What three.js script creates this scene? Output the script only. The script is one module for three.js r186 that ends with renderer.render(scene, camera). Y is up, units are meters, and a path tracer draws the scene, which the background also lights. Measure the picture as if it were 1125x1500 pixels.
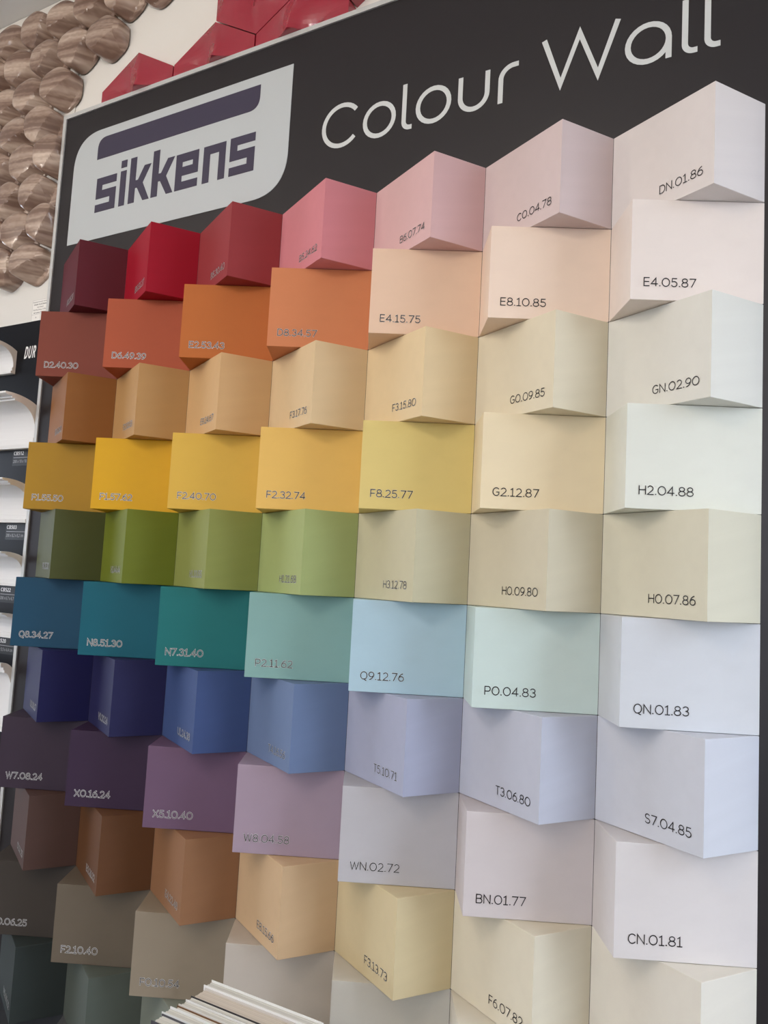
import * as THREE from 'three';
import { RoundedBoxGeometry } from 'three/addons/geometries/RoundedBoxGeometry.js';
import { mergeGeometries, toCreasedNormals } from 'three/addons/utils/BufferGeometryUtils.js';
import { FontLoader } from 'three/addons/loaders/FontLoader.js';

// ------------------------------------------------------------------ camera, sky, light, exposure
const scene = new THREE.Scene();
const camera = new THREE.PerspectiveCamera(66.078, 1125 / 1500, 0.05, 100);
camera.matrixAutoUpdate = true;
{
  const m = new THREE.Matrix4().makeBasis(
    new THREE.Vector3(0.869932, 0.052938, -0.490322),
    new THREE.Vector3(-0.001695, 0.994537, 0.10437),
    new THREE.Vector3(0.493169, -0.089964, 0.865269));
  camera.quaternion.setFromRotationMatrix(m);
  camera.position.set(1.92472, 1.6, 1.43848);
}
const renderer = new THREE.WebGLRenderer({ antialias: true });
renderer.toneMapping = THREE.LinearToneMapping;
renderer.toneMappingExposure = 0.72;
renderer.shadowMap.enabled = true;
scene.background = new THREE.Color().setRGB(8.6, 9.6, 11.2);      // overcast daylight outside the shop windows
const CEIL = 3.362, WALLZ = -0.035;
const ADDED_LAMPS = [[-0.9, 2.0], [1.0, 2.0], [-0.9, 3.9], [1.0, 3.9]];
const ADDED_LAMP_POWER = 3.6;

// ------------------------------------------------------------------ helpers
let seed = 7;
const rnd = () => { seed = (seed * 1664525 + 1013904223) >>> 0; return seed / 4294967296; };
const used = {};
function numbered(n) { const k = used[n] ?? 0; used[n] = k + 1; return k ? n + '_' + String(k).padStart(3, '0') : n; }
function shade(o) { o.castShadow = true; o.receiveShadow = true; return o; }
function part(name, geo, mat, parent) { const m = shade(new THREE.Mesh(geo, mat)); m.name = name; parent.add(m); return m; }
function thing(name, label, category, pos = [0, 0, 0], group) {
  const g = new THREE.Group(); g.name = numbered(name); g.position.set(...pos);
  g.userData = { label, category }; if (group) g.userData.group = group;
  scene.add(g); return g;
}
function structure(name, geo, mat, label) {
  const m = part(name, geo, mat, scene); m.userData = { kind: 'structure', label, category: name.split('_')[0] }; return m;
}
const box = (x0, x1, y0, y1, z0, z1) => new THREE.BoxGeometry(x1 - x0, y1 - y0, z1 - z0).translate((x0 + x1) / 2, (y0 + y1) / 2, (z0 + z1) / 2);
const std = (color, roughness = 0.6, o = {}) => new THREE.MeshStandardMaterial({ color, roughness, ...o });
const paint = (color, roughness, o = {}) => new THREE.MeshPhysicalMaterial({ color, roughness, specularIntensity: 0.45, ...o });
const hex = (r, g, b) => new THREE.Color().setRGB(r / 255, g / 255, b / 255, THREE.SRGBColorSpace);

function noiseTexture(n, fn, srgb) {
  const d = new Uint8Array(n * n * 4);
  for (let y = 0; y < n; y++) for (let x = 0; x < n; x++) {
    const c = fn(x / n, y / n), i = (y * n + x) * 4;
    d[i] = c[0]; d[i + 1] = c[1]; d[i + 2] = c[2]; d[i + 3] = 255;
  }
  const t = new THREE.DataTexture(d, n, n); t.wrapS = t.wrapT = THREE.RepeatWrapping; t.magFilter = THREE.LinearFilter; t.minFilter = THREE.LinearMipmapLinearFilter;
  t.generateMipmaps = true; if (srgb) t.colorSpace = THREE.SRGBColorSpace; t.needsUpdate = true; return t;
}
// tiling value noise
function valueGrid(n, s) { const a = []; let q = s; for (let i = 0; i < n * n; i++) { q = (q * 1664525 + 1013904223) >>> 0; a.push(q / 4294967296); } return a; }
function tileNoise(n, s) {
  const a = valueGrid(n, s), f = (t) => t * t * (3 - 2 * t);
  return (u, v) => {
    const x = ((u % 1) + 1) % 1 * n, y = ((v % 1) + 1) % 1 * n, i = Math.floor(x), j = Math.floor(y), p = f(x - i), q = f(y - j);
    const g = (a0, b0) => a[(b0 % n) * n + (a0 % n)];
    return (g(i, j) * (1 - p) + g(i + 1, j) * p) * (1 - q) + (g(i, j + 1) * (1 - p) + g(i + 1, j + 1) * p) * q;
  };
}

// ------------------------------------------------------------------ the room
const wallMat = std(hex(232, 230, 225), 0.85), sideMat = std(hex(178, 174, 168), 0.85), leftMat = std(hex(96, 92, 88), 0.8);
const ceilMat = std(hex(225, 225, 224), 0.9);
const floorMat = std(hex(128, 120, 110), 0.5);
const X0 = -3.2, X1 = 3.0, Z1 = 5.6;
structure('floor', box(X0, X1, -0.1, 0, WALLZ, Z1), floorMat, 'pale tiled shop floor');
structure('ceiling', box(X0, X1, CEIL, CEIL + 0.12, WALLZ, Z1), ceilMat, 'plain white ceiling');
structure('wall_back', box(X0, X1, -0.1, CEIL + 0.12, WALLZ - 0.15, WALLZ), wallMat, 'white plaster wall behind the colour display');
function wallWithOpening(name, along, at, a0, a1, o0, o1, oy0, oy1, t, label) {
  // a wall running along x or z with one window opening
  const g = [];
  const b = (p0, p1, y0, y1) => { if (p1 > p0 && y1 > y0) g.push(along === 'x' ? box(p0, p1, y0, y1, at, at + t) : box(at, at + t, y0, y1, p0, p1)); };
  b(a0, o0, -0.1, CEIL + 0.12); b(o1, a1, -0.1, CEIL + 0.12); b(o0, o1, -0.1, oy0); b(o0, o1, oy1, CEIL + 0.12);
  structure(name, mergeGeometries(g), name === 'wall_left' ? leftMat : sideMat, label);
}
wallWithOpening('wall_front', 'x', Z1, X0, X1, -0.6, 2.0, 1.0, 2.9, 0.2, 'white shop front wall with the large window');
wallWithOpening('wall_right', 'z', X1, WALLZ - 0.15, Z1 + 0.2, 0.12, 0.8, 0.2, 3.0, 0.2, 'white side wall with a window');
wallWithOpening('wall_left', 'z', X0 - 0.2, WALLZ - 0.15, Z1 + 0.2, 0.12, 1.6, 0.2, 2.7, 0.2, 'dark side wall with glazed door');
const pane = new THREE.MeshPhysicalMaterial({ color: 0xffffff, transmission: 1, thickness: 0, roughness: 0, ior: 1.45 });
const frameMat = std(hex(235, 235, 235), 0.5);
function windowUnit(n, along, at, o0, o1, y0, y1) {
  const f = [], w = 0.06, d = 0.06;
  const b = (p0, p1, a, c) => f.push(along === 'x' ? box(p0, p1, a, c, at - d / 2, at + d / 2) : box(at - d / 2, at + d / 2, a, c, p0, p1));
  b(o0, o1, y0, y0 + w); b(o0, o1, y1 - w, y1);
  const k = Math.max(1, Math.round((o1 - o0) / 1.6));
  for (let i = 0; i <= k; i++) { const p = o0 + (o1 - o0 - w) * i / k; b(p, p + w, y0 + w, y1 - w); }
  const fr = structure('window_' + n, mergeGeometries(f), frameMat, 'white framed shop window');
  const gl = along === 'x' ? box(o0 + w, o1 - w, y0 + w, y1 - w, at - 0.002, at + 0.002) : box(at - 0.002, at + 0.002, y0 + w, y1 - w, o0 + w, o1 - w);
  part('pane', gl, pane, fr);
}
windowUnit(1, 'x', Z1 + 0.1, -0.6, 2.0, 1.0, 2.9);
windowUnit(2, 'z', X1 + 0.1, 0.12, 0.8, 0.2, 3.0);
windowUnit(3, 'z', X0 - 0.1, 0.12, 1.6, 0.2, 2.7);
{
  const g = [];
  g.push(box(-30, 30, -0.3, -0.12, Z1 + 0.21, 30), box(X1 + 0.21, 30, -0.3, -0.12, -30, Z1 + 0.2), box(-30, X0 - 0.21, -0.3, -0.12, -30, Z1 + 0.2));
  structure('ground', mergeGeometries(g), std(hex(140, 138, 134), 0.9), 'grey pavement outside the shop');
}
// pendant globes out of view, added to brighten the upper wall and ceiling
const globeMat = new THREE.MeshStandardMaterial({ color: 0xffffff, emissive: 0xfff1e0, emissiveIntensity: 2.2, roughness: 0.5 });
const lampMetal = std(hex(190, 190, 190), 0.4, { metalness: 0.6 });
ADDED_LAMPS.forEach(([x, z], i) => {
  const where = ['left', 'right'][i % 2] + (i < 2 ? ' of the row nearest the display' : ' of the row nearest the window');
  const y = 2.86, r = 0.12, t = thing('added_pendant_lamp', 'added white globe pendant lamp out of view, ' + where, 'lamp', [x, y, z], 'added globe pendant lamps');
  part('globe', new THREE.SphereGeometry(r, 40, 28), globeMat, t);
  part('cap', new THREE.CylinderGeometry(0.035, 0.05, 0.04, 24).translate(0, r + 0.012, 0), lampMetal, t);
  part('rod', new THREE.CylinderGeometry(0.006, 0.006, CEIL - y - r - 0.05, 12).translate(0, (CEIL - y + r + 0.012) / 2, 0), lampMetal, t);
  part('ceiling_rose', new THREE.CylinderGeometry(0.05, 0.05, 0.02, 24).translate(0, CEIL - y - 0.0105, 0), lampMetal, t);
  const l = new THREE.PointLight(0xfff2e4, ADDED_LAMP_POWER, 0, 2);
  l.position.set(x, y, z); l.castShadow = true; l.shadow.radius = 5.5; scene.add(l);
});

// ------------------------------------------------------------------ stroke lettering
function arc(cx, cy, rx, ry, a0, a1, n = 14) {
  const p = []; for (let i = 0; i <= n; i++) { const a = (a0 + (a1 - a0) * i / n) * Math.PI / 180; p.push([cx + rx * Math.cos(a), cy + ry * Math.sin(a)]); } return p;
}
const oval = (cx, cy, rx, ry) => arc(cx, cy, rx, ry, 0, 360, 28);
// glyph: [width, strokes]
const GL = {
  '0': [0.98, [oval(0.49, 0.5, 0.49, 0.5)]],
  '1': [0.56, [[[0.02, 0.84], [0.3, 1], [0.3, 0]], [[0, 0], [0.58, 0]]]],
  '2': [0.76, [[...arc(0.37, 0.7, 0.35, 0.3, 155, -40, 14), [0, 0], [0.78, 0]]]],
  '3': [0.74, [[...arc(0.36, 0.76, 0.33, 0.24, 155, -90, 14)], [...arc(0.36, 0.265, 0.38, 0.265, 90, -155, 16)]]],
  '4': [0.84, [[[0.62, 0], [0.62, 1], [0, 0.27], [0.85, 0.27]]]],
  '5': [0.76, [[[0.7, 1], [0.12, 1], [0.08, 0.57], ...arc(0.36, 0.31, 0.38, 0.31, 100, -155, 16)]]],
  '6': [0.76, [oval(0.38, 0.31, 0.38, 0.31), [[0.005, 0.36], [0.06, 0.56], [0.2, 0.78], [0.42, 0.93], [0.62, 1]]]],
  '7': [0.78, [[[0, 1], [0.78, 1], [0.24, 0]]]],
  '8': [0.8, [oval(0.4, 0.765, 0.33, 0.235), oval(0.4, 0.265, 0.4, 0.265)]],
  '9': [0.76, [oval(0.38, 0.69, 0.38, 0.31), [[0.755, 0.64], [0.7, 0.44], [0.56, 0.22], [0.34, 0.07], [0.14, 0]]]],
  '.': [0.1, [[[0, 0.04], [0.1, 0.04]]]],
  A: [0.92, [[[0, 0], [0.46, 1], [0.92, 0]], [[0.16, 0.34], [0.76, 0.34]]]],
  B: [0.78, [[[0, 0], [0, 1], [0.45, 1], ...arc(0.45, 0.765, 0.26, 0.235, 85, -90, 8), [0, 0.53]], [[0.45, 0.53], ...arc(0.48, 0.265, 0.3, 0.265, 85, -90, 8), [0, 0]]]],
  C: [0.86, [arc(0.48, 0.5, 0.48, 0.5, 42, 318, 20)]],
  D: [0.86, [[[0, 0], [0, 1], [0.38, 1], ...arc(0.38, 0.5, 0.48, 0.5, 85, -90, 14), [0, 0]]]],
  E: [0.7, [[[0.7, 1], [0, 1], [0, 0], [0.7, 0]], [[0, 0.52], [0.64, 0.52]]]],
  F: [0.68, [[[0.7, 1], [0, 1], [0, 0]], [[0, 0.48], [0.62, 0.48]]]],
  G: [0.9, [[...arc(0.48, 0.5, 0.48, 0.5, 45, 322, 20), [0.88, 0.45], [0.5, 0.45]]]],
  H: [0.84, [[[0, 0], [0, 1]], [[0.84, 0], [0.84, 1]], [[0, 0.52], [0.84, 0.52]]]],
  N: [0.86, [[[0, 0], [0, 1], [0.86, 0], [0.86, 1]]]],
  P: [0.76, [[[0, 0], [0, 1], [0.46, 1], ...arc(0.46, 0.71, 0.3, 0.29, 85, -90, 10), [0, 0.42]]]],
  Q: [1.0, [oval(0.49, 0.5, 0.49, 0.5), [[0.56, 0.06], [0.72, -0.12], [0.9, -0.16]]]],
  S: [0.74, [[...arc(0.37, 0.755, 0.34, 0.245, 30, 270, 14), ...arc(0.37, 0.255, 0.37, 0.255, 80, -150, 14)]]],
  T: [0.8, [[[0, 1], [0.8, 1]], [[0.4, 1], [0.4, 0]]]],
  U: [0.84, [[[0, 1], [0, 0.4], ...arc(0.42, 0.4, 0.42, 0.4, 185, 355, 14), [0.84, 0.4], [0.84, 1]]]],
  V: [0.9, [[[0, 1], [0.45, 0], [0.9, 1]]]],
  W: [1.25, [[[0, 1], [0.32, 0], [0.625, 0.95], [0.93, 0], [1.25, 1]]]],
  X: [0.88, [[[0, 0], [0.88, 1]], [[0, 1], [0.88, 0]]]],
};
// a flat ribbon of width w along a polyline in the xy plane
function ribbon(pts, w, cap, pos, idx, z = 0) {
  let p = pts.filter((q, i) => !i || Math.hypot(q[0] - pts[i - 1][0], q[1] - pts[i - 1][1]) > 1e-6);
  const closed = Math.hypot(p[0][0] - p[p.length - 1][0], p[0][1] - p[p.length - 1][1]) < 1e-5;
  if (closed) p = p.slice(0, -1);
  else {
    p = p.map((q) => [...q]);
    const ext = (a, b) => { const l = Math.hypot(a[0] - b[0], a[1] - b[1]); return [a[0] + (a[0] - b[0]) / l * cap, a[1] + (a[1] - b[1]) / l * cap]; };
    const a = ext(p[0], p[1]), b = ext(p[p.length - 1], p[p.length - 2]); p[0] = a; p[p.length - 1] = b;
  }
  const n = p.length, base = pos.length / 3;
  for (let i = 0; i < n; i++) {
    const a = p[closed ? (i + n - 1) % n : Math.max(i - 1, 0)], c = p[i], b = p[closed ? (i + 1) % n : Math.min(i + 1, n - 1)];
    const norm = (u, v) => { const l = Math.hypot(u, v) || 1; return [u / l, v / l]; };
    const d1 = norm(c[0] - a[0], c[1] - a[1]), d2 = norm(b[0] - c[0], b[1] - c[1]);
    const e1 = i || closed ? d1 : d2, e2 = i < n - 1 || closed ? d2 : d1;
    const m = norm(-(e1[1] + e2[1]), e1[0] + e2[0]);
    let k = 1 / Math.max(0.4, m[0] * -e1[1] + m[1] * e1[0]);
    pos.push(c[0] + m[0] * w / 2 * k, c[1] + m[1] * w / 2 * k, z, c[0] - m[0] * w / 2 * k, c[1] - m[1] * w / 2 * k, z);
  }
  const last = closed ? n : n - 1;
  for (let i = 0; i < last; i++) { const a = base + 2 * i, b = base + 2 * ((i + 1) % n); idx.push(a, a + 1, b, b, a + 1, b + 1); }
}
function flat(pos, idx) {
  const g = new THREE.BufferGeometry(); g.setAttribute('position', new THREE.Float32BufferAttribute(pos, 3)); g.setIndex(idx);
  const nn = []; for (let i = 0; i < pos.length / 3; i++) nn.push(0, 0, 1); g.setAttribute('normal', new THREE.Float32BufferAttribute(nn, 3));
  const uv = []; for (let i = 0; i < pos.length; i += 3) uv.push(pos[i], pos[i + 1]); g.setAttribute('uv', new THREE.Float32BufferAttribute(uv, 2));
  return g;
}
const GAP = 0.26;
function textWidth(s) { let x = 0; for (const c of s) x += GL[c][0] + GAP; return x - GAP; }
function textGeo(s, h, stroke, grow) {
  const pos = [], idx = []; let x = 0;
  for (const c of s) {
    GL[c][1].forEach((st, i) => ribbon(st.map(([a, b]) => [(x + a) * h, b * h]), stroke + 2 * grow, stroke * 0.3 + grow, pos, idx, i * 0.00005));
    x += GL[c][0] + GAP;
  }
  return flat(pos, idx);
}

// ------------------------------------------------------------------ the colour wall board
const W = 0.26079, H = 0.18, TOP = 2.46663, RO = 0.735, RE = 0.235, D = 0.1025, NC = 7, NR = 12;
const BX0 = -0.045, BX1 = 7 * W + 0.05, BY0 = 0.22, BY1 = 2.916;
const boardMat = paint(hex(37, 34, 37), 0.4, { specularIntensity: 0.6 });
const alu = std(hex(206, 208, 208), 0.35, { metalness: 0.35 });
const board = thing('display_board', 'tall charcoal display board with thin silver frame and large heading', 'board');
part('panel', box(BX0, BX1, BY0, BY1, WALLZ, 0), boardMat, board);
{
  const f = 0.012, z1 = 0.004;
  part('frame_rail', box(BX0 - f, BX0, BY0 - f, BY1 + f, WALLZ, z1), alu, board);
  part('frame_rail', box(BX1, BX1 + f, BY0 - f, BY1 + f, WALLZ, z1), alu, board);
  part('frame_rail', box(BX0, BX1, BY1, BY1 + f, WALLZ, z1), alu, board);
  part('frame_rail', box(BX0, BX1, BY0 - f, BY0, WALLZ, z1), alu, board);
}
const plateMat = std(hex(187, 193, 196), 0.5), inkMat = std(hex(52, 46, 70), 0.55), whiteInk = std(hex(203, 207, 207), 0.5);
const poly = (pts, holes = []) => { const s = new THREE.Shape(pts.map((p) => new THREE.Vector2(...p))); for (const h of holes) s.holes.push(new THREE.Path(h.map((p) => new THREE.Vector2(...p)))); return s; };
const vinyl = (s, t) => new THREE.ExtrudeGeometry(s, { depth: t, bevelEnabled: false, curveSegments: 24 });
{
  const s = new THREE.Shape(), x0 = 0.006, x1 = 0.786, y0 = 2.52, y1 = 2.847, r = 0.105;
  s.moveTo(x0, y0); s.lineTo(x1 - r, y0); s.quadraticCurveTo(x1, y0, x1, y0 + r); s.lineTo(x1, y1); s.lineTo(x0 + r, y1); s.quadraticCurveTo(x0, y1, x0, y1 - r); s.closePath();
  const plate = part('logo_plate', vinyl(s, 0.0012), plateMat, board); plate.userData.label = 'pale grey logo panel with rounded corners';
  const b = new THREE.Shape(), bx0 = 0.104, bx1 = 0.688, by0 = 2.757, by1 = 2.821, q = 0.034;
  b.moveTo(bx0, by0); b.lineTo(bx1 - q, by0); b.quadraticCurveTo(bx1, by0, bx1, by0 + q); b.lineTo(bx1, by1); b.lineTo(bx0 + q, by1); b.quadraticCurveTo(bx0, by1, bx0, by1 - q); b.closePath();
  part('logo_bar', vinyl(b, 0.0008).translate(0, 0, 0.0012), inkMat, plate);
  const L = 2.598, ess = (o) => [[o, 2.6985], [o + 0.08, 2.6985], [o + 0.08, 2.676], [o + 0.0235, 2.676], [o + 0.0235, 2.661], [o + 0.08, 2.661], [o + 0.08, L], [o, L], [o, 2.6205], [o + 0.0565, 2.6205], [o + 0.0565, 2.637], [o, 2.637]];
  const kay = (o) => [[o, 2.729], [o + 0.0235, 2.729], [o + 0.0235, 2.661], [o + 0.033, 2.661], [o + 0.055, 2.698], [o + 0.08, 2.698], [o + 0.052, 2.6495], [o + 0.08, L], [o + 0.0565, L], [o + 0.031, 2.639], [o + 0.0235, 2.639], [o + 0.0235, L], [o, L]];
  const letters = [
    [ess(0.112)], [[[0.2075, L], [0.23, L], [0.23, 2.6995], [0.2075, 2.6995]]], [[[0.2075, 2.709], [0.23, 2.709], [0.23, 2.73], [0.2075, 2.73]]],
    [kay(0.2445)], [kay(0.331)],
    [[[0.4175, 2.6975], [0.4965, 2.6975], [0.4965, 2.636], [0.4405, 2.636], [0.4405, 2.62], [0.4965, 2.62], [0.4965, L], [0.4175, L]], [[[0.4405, 2.674], [0.4405, 2.6605], [0.477, 2.6605], [0.477, 2.674]]]],
    [[[0.5135, 2.697], [0.588, 2.697], [0.588, L], [0.566, L], [0.566, 2.6735], [0.536, 2.6735], [0.536, L], [0.5135, L]]],
    [ess(0.6025)],
  ];
  for (const [o, h] of letters) part('logo_letter', vinyl(poly(o, h), 0.0008).translate(0, 0, 0.0012), inkMat, plate);
}
{ // the heading: Colour Wall
  const sw = 0.0108, by = 2.6035, xh = 2.676, cap = 2.7025;
  const S = {
    C: [arc(0.937, 2.651, 0.049, 0.049, 38, 318, 30)],
    o1: [oval(1.0385, 2.6387, 0.0375, 0.0375)],
    l1: [[[1.102, 2.705], [1.102, 2.622], ...arc(1.117, 2.6175, 0.015, 0.0155, 180, 270, 8), [1.123, 2.602]]],
    o2: [oval(1.174, 2.6387, 0.0375, 0.0375)],
    u: [[[1.2378, 2.681], [1.2378, 2.634], ...arc(1.2685, 2.634, 0.0307, 0.0305, 182, 358, 18), [1.2992, 2.634], [1.2992, 2.681]]],
    r: [[[1.329, 2.599], [1.329, 2.65], ...arc(1.357, 2.65, 0.028, 0.027, 178, 95, 10), [1.367, 2.677]]],
    W: [[[1.42, 2.708], [1.456, 2.6055], [1.4925, 2.703], [1.5305, 2.6055], [1.567, 2.708]]],
    a: [oval(1.624, 2.6405, 0.0375, 0.0365), [[1.6615, 2.6], [1.6615, 2.643]]],
    l2: [[[1.69, 2.705], [1.69, 2.622], ...arc(1.705, 2.6175, 0.015, 0.0155, 180, 270, 8), [1.712, 2.602]]],
    l3: [[[1.729, 2.705], [1.729, 2.622], ...arc(1.744, 2.6175, 0.015, 0.0155, 180, 270, 8), [1.751, 2.602]]],
  };
  for (const k in S) { const pos = [], idx = []; S[k].forEach((st, i) => ribbon(st, sw, 0, pos, idx, i * 0.0002)); part('heading_letter', flat(pos, idx).translate(0, 0, 0.0006), whiteInk, board); }
}

// ------------------------------------------------------------------ the wedge blocks
const blockBump = (() => { const a = tileNoise(64, 3), b = tileNoise(128, 9); return noiseTexture(256, (u, v) => { const k = 255 * (0.5 * a(u, v) + 0.5 * b(u, v)); return [k, k, k]; }); })();
const paintMap = (() => { const a = tileNoise(7, 31), b = tileNoise(40, 5); return noiseTexture(256, (u, v) => { const k = 255 - 4 * a(u, v) - 3 * b(u, v); return [k, k, k]; }, true); })();
blockBump.repeat.set(4, 4); paintMap.repeat.set(1.6, 1.6);
function wedge(even) {
  const g0 = 0.0007, c = 0.0009, x0 = g0, x1 = W - g0, xr = (even ? RE : RO) * W, h = H - 0.0008;
  const s = new THREE.Shape([[x0 + c, 0], [x1 - c, 0], [xr, D - c * 1.6]].map((p) => new THREE.Vector2(...p)));
  // plan in (x, z) extruded upwards
  const g = new THREE.ExtrudeGeometry(s, { depth: h - 2 * c, bevelEnabled: true, bevelThickness: c, bevelSize: c, bevelSegments: 2 });
  g.translate(0, 0, c); g.applyMatrix4(new THREE.Matrix4().set(1, 0, 0, 0, 0, 0, 1, 0, 0, 1, 0, 0, 0, 0, 0, 1));
  // the axis swap mirrors the solid: turn the faces round again
  const p = g.attributes.position, uv = [], q = g.toNonIndexed ? (g.index ? g.toNonIndexed() : g) : g, a = q.attributes.position.array;
  for (let i = 0; i < a.length; i += 9) for (let k = 0; k < 3; k++) { const t = a[i + 3 + k]; a[i + 3 + k] = a[i + 6 + k]; a[i + 6 + k] = t; }
  for (let i = 0; i < a.length; i += 3) a[i + 2] = Math.max(a[i + 2], 0.0001);
  q.computeVertexNormals();
  for (let i = 0; i < a.length; i += 3) uv.push(a[i] + a[i + 2] * 0.7, a[i + 1] + a[i + 2] * 0.3);
  q.setAttribute('uv', new THREE.Float32BufferAttribute(uv, 2));
  return q;
}
const wedgeGeo = [wedge(false), wedge(true)];
// rows from the top: [code, sRGB of the paint, colour words, can the code be read]
const ROWS = [
  [['A8.25.20', [92, 28, 40], 'dark maroon', 0], ['B5.51.27', [158, 12, 38], 'bright crimson', 0], ['B5.30.40', [150, 58, 62], 'muted brick red', 0], ['B5.24.62', [208, 132, 140], 'rose pink', 1], ['B6.07.74', [215, 178, 178], 'pale rose', 1], ['C0.04.78', [212, 194, 193], 'dusty pink', 1], ['DN.01.86', [222, 215, 213], 'off-white', 1]],
  [['D2.40.30', [122, 58, 44], 'russet brown', 1], ['D6.49.39', [165, 78, 48], 'burnt orange', 1], ['E2.53.43', [180, 100, 42], 'ochre orange', 1], ['D8.34.57', [201, 126, 84], 'terracotta orange', 1], ['E4.15.75', [226, 194, 168], 'pale peach', 1], ['E8.10.85', [236, 214, 196], 'light peach', 1], ['E4.05.87', [230, 219, 212], 'pinkish white', 1]],
  [['E8.42.42', [140, 90, 44], 'caramel brown', 0], ['F2.30.58', [184, 144, 94], 'tan', 0], ['E9.24.67', [206, 168, 120], 'sandy beige', 1], ['F3.17.76', [216, 190, 150], 'light sand', 1], ['F3.15.80', [224, 201, 160], 'pale straw', 1], ['G0.09.85', [221, 211, 186], 'pale cream', 1], ['GN.02.90', [222, 221, 213], 'cool white', 1]],
  [['F1.55.50', [162, 123, 28], 'mustard', 1], ['F1.57.62', [210, 160, 20], 'golden yellow', 1], ['F2.40.70', [211, 171, 70], 'warm yellow', 1], ['F2.32.74', [224, 182, 98], 'apricot yellow', 1], ['F8.25.77', [216, 195, 124], 'soft yellow', 1], ['G2.12.87', [230, 214, 180], 'light cream', 1], ['H2.04.88', [220, 222, 212], 'greenish white', 1]],
  [['H0.25.30', [76, 80, 42], 'dark olive', 0], ['H2.44.44', [110, 120, 38], 'moss green', 0], ['H1.33.55', [138, 144, 78], 'olive green', 0], ['H1.21.68', [160, 172, 112], 'light green', 1], ['H3.12.78', [197, 191, 161], 'pale khaki', 1], ['H0.09.80', [205, 197, 173], 'greyish khaki', 1], ['H0.07.86', [212, 208, 188], 'pale greenish grey', 1]],
  [['Q8.34.27', [20, 66, 92], 'dark petrol blue', 1], ['N8.51.30', [8, 88, 104], 'deep teal', 1], ['N7.31.40', [24, 106, 106], 'teal green', 1], ['P2.11.62', [130, 168, 163], 'soft aqua', 1], ['Q9.12.76', [170, 197, 210], 'sky blue', 1], ['P0.04.83', [198, 214, 209], 'mint white', 1], ['QN.01.83', [204, 207, 212], 'bluish white', 1]],
  [['U0.30.17', [22, 22, 70], 'navy blue', 0], ['V0.20.24', [38, 38, 78], 'indigo', 0], ['U1.24.38', [64, 82, 127], 'denim blue', 0], ['T4.16.56', [106, 124, 158], 'steel blue', 1], ['T5.10.71', [166, 170, 191], 'lavender blue', 1], ['T3.06.80', [187, 190, 203], 'pale lilac blue', 1], ['S7.04.85', [202, 205, 214], 'icy lilac', 1]],
  [['W7.08.24', [56, 44, 58], 'dark plum grey', 1], ['X0.16.24', [54, 37, 60], 'dark aubergine', 1], ['X5.10.40', [106, 82, 105], 'dusty purple', 1], ['W8.04.58', [160, 142, 157], 'mauve', 1], ['WN.02.72', [183, 181, 185], 'light grey', 1], ['BN.01.77', [203, 195, 195], 'pinkish grey', 1], ['CN.01.81', [212, 207, 206], 'pale pinkish grey', 1]],
  [['C8.10.25', [80, 58, 52], 'dark chocolate brown', 0], ['E0.26.32', [98, 64, 40], 'chestnut brown', 0], ['E4.22.48', [144, 104, 74], 'camel brown', 0], ['E8.15.66', [202, 172, 136], 'light tan', 1], ['F3.13.73', [208, 192, 154], 'pale sand', 1], ['F6.07.82', [217, 209, 188], 'pale ivory', 1], ['G0.03.86', [222, 217, 205], 'ivory white', 0]],
  [['F0.06.25', [64, 58, 53], 'very dark grey brown', 1], ['F2.10.40', [104, 94, 81], 'taupe', 1], ['F0.10.54', [143, 131, 114], 'light taupe', 1], ['F1.04.69', [187, 178, 167], 'stone grey', 0], ['G0.02.76', [199, 196, 187], 'light stone', 0], ['G2.02.84', [219, 214, 202], 'chalk white', 0], ['GN.01.88', [226, 223, 216], 'white', 0]],
  [['N0.05.22', [48, 55, 54], 'blackish green', 0], ['K5.05.38', [88, 95, 88], 'dark grey green', 0], ['K2.05.52', [128, 134, 124], 'grey green', 0], ['J8.04.66', [168, 172, 161], 'pale grey green', 0], ['J0.03.76', [192, 194, 184], 'light sage', 0], ['J2.02.84', [212, 213, 205], 'sage white', 0], ['JN.01.88', [223, 224, 219], 'soft white', 0]],
  [['S0.04.22', [52, 54, 58], 'slate black', 0], ['SN.02.38', [90, 92, 95], 'dark grey', 0], ['SN.02.50', [122, 124, 126], 'mid grey', 0], ['SN.02.62', [152, 154, 156], 'grey', 0], ['SN.01.72', [178, 180, 181], 'soft grey', 0], ['SN.01.80', [200, 202, 203], 'very light grey', 0], ['SN.01.86', [216, 218, 219], 'pale grey', 0]],
];
const ROWN = ['top', 'second', 'third', 'fourth', 'fifth', 'sixth', 'seventh', 'eighth', 'ninth', 'tenth', 'eleventh', 'bottom'];
const COLN = ['first from the left', 'second from the left', 'third from the left', 'middle', 'third from the right', 'second from the right', 'last on the right'];
const codeInk = std(hex(24, 21, 26), 0.6), codeWhite = std(hex(236, 236, 236), 0.6);
const CAP = 0.0143, STROKE = 0.0017;
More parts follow.
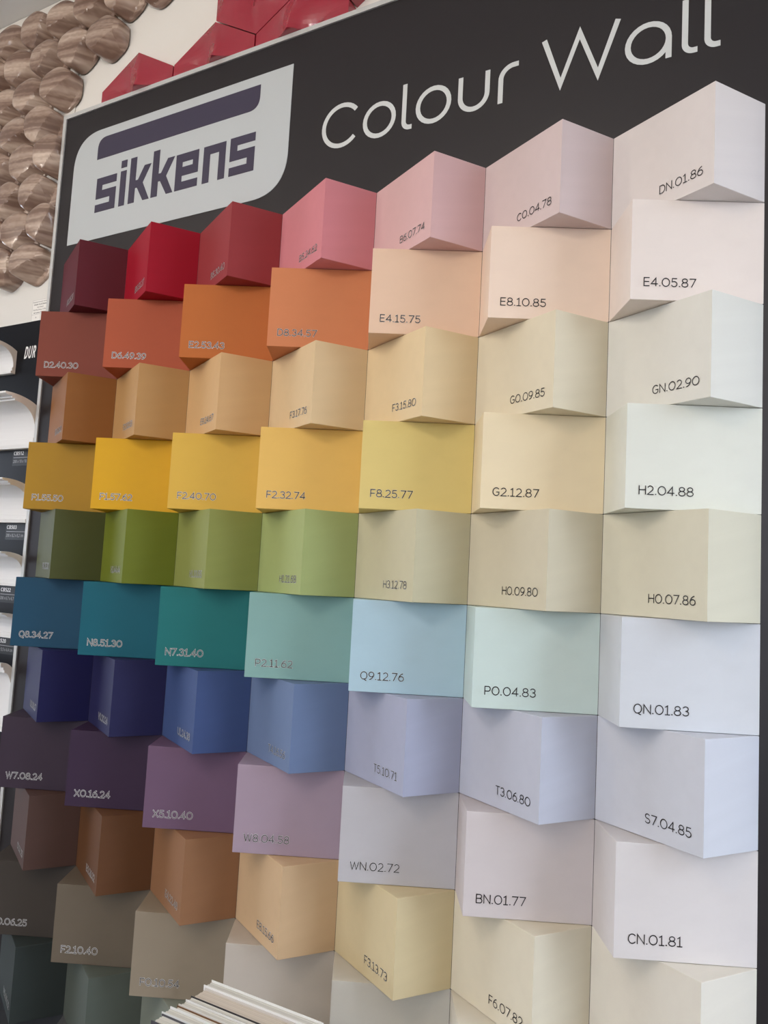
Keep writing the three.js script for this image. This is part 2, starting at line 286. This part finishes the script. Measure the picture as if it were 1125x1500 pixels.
ROWS.forEach((row, r) => {
  const even = r % 2 === 1, y0 = TOP - (r + 1) * H;
  row.forEach(([code, rgb, words, clear], c) => {
    const label = clear ? `${words} wedge block coded ${code} in the ${ROWN[r]} row` : `${words} wedge block, ${COLN[c]} in the ${ROWN[r]} row`;
    const t = thing('colour_block', label, 'block', [c * W, y0, 0], 'wedge blocks of the ' + ROWN[r] + ' row');
    const m = paint(hex(...rgb), 0.58, { bumpMap: blockBump, bumpScale: 0.00006, map: paintMap });
    part('body', wedgeGeo[even ? 1 : 0], m, t);
    if (r > 10 || (r === 10 && c > 0) || (r === 9 && c > 2) || (r === 8 && c > 5)) return;   // no code in view on these
    // the code on the wide face
    const xr = (even ? RE : RO) * W, from = even ? [xr, D] : [0, 0], to = even ? [W, 0] : [xr, D];
    const len = Math.hypot(to[0] - from[0], to[1] - from[1]), u = [(to[0] - from[0]) / len, (to[1] - from[1]) / len];
    let tw = textWidth(code) * CAP; const sx = 0.083 / (6.55 * CAP);
    tw *= sx;
    const s0 = even ? 0.0225 : len - 0.0215 - tw;
    const place = (g, lift) => {
      g.scale(sx, 1, 1);
      const nx = -u[1], nz = u[0];           // outward normal (x, z)
      const M = new THREE.Matrix4().makeBasis(new THREE.Vector3(u[0], 0, u[1]), new THREE.Vector3(0, 1, 0), new THREE.Vector3(nx, 0, nz));
      M.setPosition(from[0] + u[0] * s0 + nx * lift, 0.0245, from[1] + u[1] * s0 + nz * lift);
      return g.applyMatrix4(M);
    };
    const ink = part('code_lettering', place(textGeo(code, CAP, STROKE, 0), 0.0005), codeInk, t);
    if (c < 5) { const o = part('code_outline', place(textGeo(code, CAP, STROKE, [0.0007, 0.0007, 0.0006, 0.00045, 0.0003][c]), 0.00025), codeWhite, ink); o.userData.label = 'white outline round the code'; }
  });
});

// ------------------------------------------------------------------ banded pebble tile panel, upper left
const bands = (() => {
  const a = tileNoise(5, 11), b = tileNoise(16, 23), c = tileNoise(48, 37), d = tileNoise(9, 5);
  return noiseTexture(512, (u, v) => {
    const w = v + 0.05 * (a(u, v) - 0.5) + 0.02 * (b(u, v) - 0.5);
    let s = 0.55 * d(u * 0.0 + 0.13, w) + 0.3 * b(0.31, w * 1.0) + 0.28 * c(0.5 + 0.06 * u, w) + 0.12 * c(u, v) - 0.1;
    s = Math.min(1, Math.max(0, (s - 0.2) * 1.7));
    const lo = [116, 90, 77], hi = [204, 184, 168];
    return lo.map((x, i) => x + (hi[i] - x) * s);
  }, true);
})();
bands.repeat.set(2.6, 4.6);
const pebbleMat = new THREE.MeshPhysicalMaterial({ color: 0xffffff, map: bands, roughness: 0.3, clearcoat: 0.8, clearcoatRoughness: 0.08 });
const panelWhite = std(hex(224, 222, 217), 0.6);
const PX1 = BX0 - 0.013;
const pebblePanel = thing('tile_sample_panel', 'white panel covered with glossy brown banded pebble tiles', 'tile panel');
const PBZ = WALLZ + 0.0045;
part('backing', box(-1.3, PX1, 2.319, CEIL - 0.002, WALLZ + 0.0005, PBZ), panelWhite, pebblePanel);
function pebble(cx, cy, k) {
  const R = 0.0618, tilt = -0.12 - 0.16 * rnd(), lean = (rnd() - 0.5) * 0.25, z0 = 0.047 + 0.006 * rnd();
  const fa = -0.25 - 0.9 * rnd(), fo = 0.004 + 0.03 * rnd(), fs = 1.1 + 0.5 * rnd();   // a second facet falls away to the lower right
  const nA = 48, rings = [[0, 1], [0.15, 1], [0.3, 1], [0.45, 1], [0.58, 1], [0.7, 1], [0.8, 0.995], [0.88, 0.98], [0.94, 0.94], [0.975, 0.86], [0.995, 0.7], [1, 0.4], [1, 0]];
  const pos = [], uv = [], idx = [], ou = rnd(), ov = rnd();
  for (let i = 0; i < rings.length; i++) for (let j = 0; j <= nA; j++) {
    const t = j / nA * Math.PI * 2, out = R * (1 - 0.05 * (0.5 - 0.5 * Math.cos(6 * (t - Math.PI / 6))));
    const lim = k < 1 && Math.cos(t) > 1e-3 ? (PX1 - 0.002 - cx) / Math.cos(t) : 1;      // tiles at the panel's edge are cut off along it
    const rr = Math.min(out, lim) * rings[i][0];
    const x = rr * Math.cos(t), y = rr * Math.sin(t), pl = z0 + tilt * x + lean * y - 1.2 * (x * x + y * y), top = Math.min(pl, pl - fs * (x * Math.cos(fa) + y * Math.sin(fa) - fo));
    pos.push(cx + x, cy + y, PBZ + Math.max(0.008, top) * rings[i][1] * 1.15); uv.push(cx + x + ou * 2, cy + y + ov * 2);
  }
  const w = nA + 1;
  for (let i = 0; i < rings.length - 1; i++) for (let j = 0; j < nA; j++) { const a = i * w + j, b = a + 1, c = a + w, d = c + 1; if (i) idx.push(a, c, b); idx.push(b, c, d); }
  const g = new THREE.BufferGeometry(); g.setAttribute('position', new THREE.Float32BufferAttribute(pos, 3)); g.setAttribute('uv', new THREE.Float32BufferAttribute(uv, 2)); g.setIndex(idx);
  return toCreasedNormals(g, 0.42);
}
for (let k = 4; k >= -4; k--) {
  const y = 2.921 + 0.107 * k, off = k % 2 === 0 ? -0.15 : -0.088;
  const maxX = { 4: 0.3, 3: 0.3, 2: 0.12, 1: -0.05, 0: -0.1 }[k] ?? -0.02;
  for (let j = 4; j >= -6; j--) {
    const x = off + 0.1235 * j; if (x > maxX || (k < 1 && x > PX1 - 0.012)) continue;
    if (y > CEIL - 0.06) continue;
    const g = pebble(x, y, k);
    part('pebble_tile', g, pebbleMat, pebblePanel);
  }
}
function canvasTexture(w, h, draw) { const c = document.createElement('canvas'); c.width = w; c.height = h; draw(c.getContext('2d'), w, h); const t = new THREE.CanvasTexture(c); t.colorSpace = THREE.SRGBColorSpace; t.anisotropy = 8; return t; }
{
  const paper = thing('price_label', 'small white printed price label under the pebble tiles', 'label', [-0.168, 2.325, PBZ]);
  const tx = canvasTexture(512, 384, (g, w, h) => {
    g.fillStyle = '#eceae6'; g.fillRect(0, 0, w, h); g.strokeStyle = '#777'; g.lineWidth = 3; g.strokeRect(6, 6, w - 150, h - 12); g.beginPath(); g.moveTo(6, 262); g.lineTo(w - 144, 262); g.moveTo(200, 262); g.lineTo(200, h - 6); g.stroke();
    g.strokeRect(w - 140, 6, 200, h - 12);
    g.fillStyle = '#333'; g.textAlign = 'center'; g.font = 'bold 36px sans-serif';
    g.fillText('ONAX PLATINUM', 184, 100, 330); g.font = '34px sans-serif'; g.fillText('Керамическая панель', 184, 52, 340); g.fillText('матовый', 184, 146); g.fillText('76x76x25мм, 0,05м2', 184, 194, 340); g.font = 'bold 34px sans-serif'; g.fillText('м2 цена 211,42 р', 184, 244, 340);
    g.fillText('9', 104, 330); g.fillText('м2', 240, 322);
  });
  part('sheet', box(0, 0.104, 0, 0.066, 0, 0.0006), std(0xffffff, 0.7, { map: tx }), paper);
}

// ------------------------------------------------------------------ moulding sample board, lower left
const darkBoard = paint(hex(11, 13, 20), 0.35), plasterMat = std(hex(226, 226, 226), 0.6), cutMat = std(hex(234, 224, 212), 0.7);
const mb = thing('moulding_board', 'black sample board carrying white cornice mouldings', 'board');
part('panel', box(-1.3, PX1, 0.25, 2.318, WALLZ + 0.0005, -0.014), darkBoard, mb);
const font = await new FontLoader().loadAsync('fonts/droid/droid_sans_bold.typeface.json');
{
  const sh = font.generateShapes('DUR', 0.037), g = new THREE.ShapeGeometry(sh, 6); g.scale(0.5, 1, 1); g.applyMatrix4(new THREE.Matrix4().set(1, 0.14, 0, -0.163, 0, 1, 0, 2.206, 0, 0, 1, -0.0135, 0, 0, 0, 1));
  part('heading_lettering', g, std(hex(235, 235, 235), 0.6), mb);
}
function cornice(y0, y1, x1, depth, label) {
  const h = y1 - y0, d = depth;
  const s = new THREE.Shape();      // profile: u = away from the board, v = up
  s.moveTo(0, 0); s.lineTo(d * 0.16, 0); s.lineTo(d * 0.18, h * 0.08); s.lineTo(d * 0.13, h * 0.09); s.lineTo(d * 0.14, h * 0.2); s.lineTo(d * 0.1, h * 0.21); s.lineTo(d * 0.1, h * 0.3);
  s.bezierCurveTo(d * 0.12, h * 0.62, d * 0.34, h * 0.84, d * 0.7, h * 0.86);
  s.lineTo(d * 0.74, h * 0.86); s.lineTo(d * 0.74, h * 0.9); s.lineTo(d * 0.82, h * 0.9); s.lineTo(d * 0.82, h * 0.94); s.lineTo(d * 0.93, h * 0.94); s.lineTo(d, h * 0.965); s.lineTo(d, h);
  s.lineTo(d * 0.8, h * 1.0); s.bezierCurveTo(d * 0.5, h * 0.99, d * 0.2, h * 0.93, 0, h * 0.8); s.closePath();
  const len = 0.7, g = new THREE.ExtrudeGeometry(s, { depth: len, bevelEnabled: false, curveSegments: 24 });
  // (u, v, w) -> x = x1 - len + w, y = v, z = u
  g.applyMatrix4(new THREE.Matrix4().set(0, 0, -1, 0, 0, 1, 0, 0, 1, 0, 0, 0, 0, 0, 0, 1));
  g.translate(0, 0, 0);
  const t = thing('cornice_moulding', label, 'moulding', [x1, y0, -0.0139], 'cornice samples on the black board');
  const m = shade(new THREE.Mesh(toCreasedNormals(g, 0.3), [cutMat, plasterMat])); m.name = 'moulding'; t.add(m);
  return t;
}
cornice(2.163, 2.25, -0.196, 0.085, 'white cornice sample beside the DUR lettering');
cornice(1.932, 2.075, PX1 - 0.004, 0.115, 'tall white cornice sample below the DUR lettering');
cornice(1.717, 1.835, PX1 - 0.004, 0.1, 'white cornice sample left of the mustard block');
cornice(1.536, 1.632, PX1 - 0.004, 0.082, 'white cornice sample left of the dark olive block');
cornice(1.39, 1.462, PX1 - 0.004, 0.062, 'small white cornice sample left of the petrol blue block');
cornice(1.13, 1.325, PX1 - 0.004, 0.05, 'flat tall white moulding sample left of the navy block');
for (const [y, a, b] of [[1.885, 'CB512', '200 x 10 x 10 cm'], [1.668, 'CB503', '200 x 8,2 x 8,2 cm'], [1.487, 'CB522', '200 x 6,7 x 6,7 cm'], [1.342, 'CB520', '200 x 5,5 x 4,4 cm']]) {
  const tx = canvasTexture(256, 128, (g, w, h) => { g.fillStyle = '#0e1017'; g.fillRect(0, 0, w, h); g.fillStyle = '#d8d8d8'; g.font = 'bold 40px sans-serif'; g.fillText(a, 8, 48); g.fillRect(8, 66, 240, 2); g.fillStyle = '#a8a8a8'; g.font = '30px sans-serif'; g.fillText(b, 8, 106, 200); });
  part('size_caption', box(-0.168, -0.068, y, y + 0.05, -0.0139, -0.0135), std(0xffffff, 0.4, { map: tx }), mb);
}

// ------------------------------------------------------------------ glossy red hexagon tiles above the board
const redMat = new THREE.MeshPhysicalMaterial({ color: hex(158, 20, 48), roughness: 0.25, clearcoat: 1, clearcoatRoughness: 0.06 });
const redPanel = thing('hexagon_tile_panel', 'glossy crimson folded hexagon wall tiles above the board', 'tile panel');
function redHex(cx, cy, flip) {
  const s = 0.1605, apo = s * Math.sqrt(3) / 2 * 0.995, ymin = BY1 + 0.0128, n = 40, pos = [], uv = [], idx = [];
  const hgt = (x, y) => {          // folded ridges run to the top and the lower corners, curved valleys lie between them
    const ax = Math.abs(x), r = Math.min(1, Math.max(ax / (s * 0.866), (Math.abs(y) + ax * 0.57735) / s)), t = Math.atan2(y, x) + 0.7 * flip * (1 - r);
    const f = Math.abs((((t - Math.PI / 2) / (2 * Math.PI / 3)) % 1 + 1.5) % 1 - 0.5) * 2;
    const q = 1 - r;
    return 0.034 + 1.5 * q * (1 - 0.35 * q) * (0.036 * (1 - f) - 0.012 * f);
  };
  const cols = [];
  for (let i = 0; i <= n; i++) {
    const x = -apo + 2 * apo * i / n, half = s - Math.abs(x) / Math.sqrt(3), y0 = Math.max(-half, ymin - cy), y1 = Math.max(half, y0 + 1e-5);
    cols.push([x, y0, y1]);
    for (let j = 0; j <= n; j++) { const y = y0 + (y1 - y0) * j / n; pos.push(cx + x, cy + y, WALLZ + hgt(x, y)); uv.push(x, y); }
  }
  const w = n + 1;
  for (let i = 0; i < n; i++) for (let j = 0; j < n; j++) { const a = i * w + j, b = a + w; idx.push(a, b, a + 1, a + 1, b, b + 1); }
  const rim = [];                  // round the outline, back to the wall
  for (let i = 0; i <= n; i++) rim.push(i * w);
  for (let j = 1; j <= n; j++) rim.push(n * w + j);
  for (let i = n - 1; i >= 0; i--) rim.push(i * w + n);
  for (let j = n - 1; j >= 0; j--) rim.push(j);
  const b0 = pos.length / 3;
  for (const k of rim) { pos.push(pos[3 * k], pos[3 * k + 1], pos[3 * k + 2], pos[3 * k], pos[3 * k + 1], WALLZ + 0.0003); uv.push(0, 0, 0, 1); }
  for (let j = 0; j < rim.length - 1; j++) { const a = b0 + 2 * j; idx.push(a, a + 1, a + 2, a + 2, a + 1, a + 3); }
  const g = new THREE.BufferGeometry(); g.setAttribute('position', new THREE.Float32BufferAttribute(pos, 3)); g.setAttribute('uv', new THREE.Float32BufferAttribute(uv, 2)); g.setIndex(idx);
  return toCreasedNormals(g, 0.35);
}
for (const [x, y, f] of [[0.235, 2.884, 1], [0.516, 2.884, 1], [0.797, 2.884, -1], [0.657, 3.127, 1], [0.938, 3.127, 1]]) part('hexagon_tile', redHex(x, y, f), redMat, redPanel);

// ------------------------------------------------------------------ catalogues in front of the board
const tableMat = std(hex(225, 223, 218), 0.5);
const stand = thing('brochure_stand', 'white brochure stand below the frame, under the catalogues', 'stand', [1.22, 0, 0.4]);
part('top', new RoundedBoxGeometry(0.62, 0.03, 0.36, 2, 0.006).translate(0, 0.585, 0), tableMat, stand);
part('base', box(-0.28, 0.28, 0, 0.03, -0.15, 0.15), tableMat, stand);
part('column', box(-0.05, 0.05, 0.03, 0.57, -0.05, 0.05), tableMat, stand);
const paperMat = std(hex(228, 226, 220), 0.8, { map: noiseTexture(256, (() => { const a = tileNoise(128, 3); return (u, v) => { const k = 205 + 50 * a(0.3, v); return [k, k, k - 3]; }; })(), true) });
const creamPaper = std(hex(226, 214, 200), 0.8, { map: paperMat.map });
const BOOKS = [ // thickness, height, left end, cover colour, paper, words
  [0.021, 0.300, 0.993, [232, 232, 230], 0, 'white catalogue nearest the wall in the upright row'],
  [0.034, 0.297, 0.997, [205, 200, 196], 1, 'thick catalogue with cream page edges'],
  [0.014, 0.298, 0.998, [44, 44, 48], 0, 'catalogue with black cover next to the cream one'],
  [0.018, 0.299, 1.0, [226, 226, 224], 0, 'thin white catalogue between the black and the brown ones'],
  [0.012, 0.297, 0.999, [120, 86, 56], 0, 'thin brochure with brown cover'],
  [0.020, 0.300, 0.996, [224, 226, 226], 0, 'white catalogue next to the brown brochure, towards the viewer'],
  [0.024, 0.298, 0.998, [70, 70, 78], 0, 'grey covered catalogue closest to the viewer'],
];
let bz = 0.318;
for (const [t, h, x0, col, cream, words] of BOOKS) {
  const g = thing('catalogue', words, 'catalogue', [x0, 0.6, bz], 'upright catalogues in front of the blocks');
  const len = 0.225 + 0.01 * rnd(), c = 0.0012, cm = std(hex(...col), 0.4);
  const pb = new THREE.BoxGeometry(len - 0.004, h - 0.004, t - 2 * c, 12, 1, 8), p = pb.attributes.position, uv = pb.attributes.uv;
  for (let i = 0; i < p.count; i++) { if (p.getY(i) > 0) p.setY(i, p.getY(i) + 0.0016 * Math.sin(p.getZ(i) * 900) * 0.6); uv.setXY(i, p.getX(i) * 2, p.getZ(i) * 14); }
  pb.computeVertexNormals();
  part('page_block', pb.translate(len / 2, h / 2 - 0.001, t / 2), cream ? creamPaper : paperMat, g);
  part('cover', box(0, len, 0, h, 0, c), cm, g);
  part('cover', box(0, len, 0, h, t - c, t), cm, g);
  part('spine', box(len, len + c, 0, h, 0, t), cm, g);
  bz += t + 0.0006;
}
renderer.render(scene, camera);
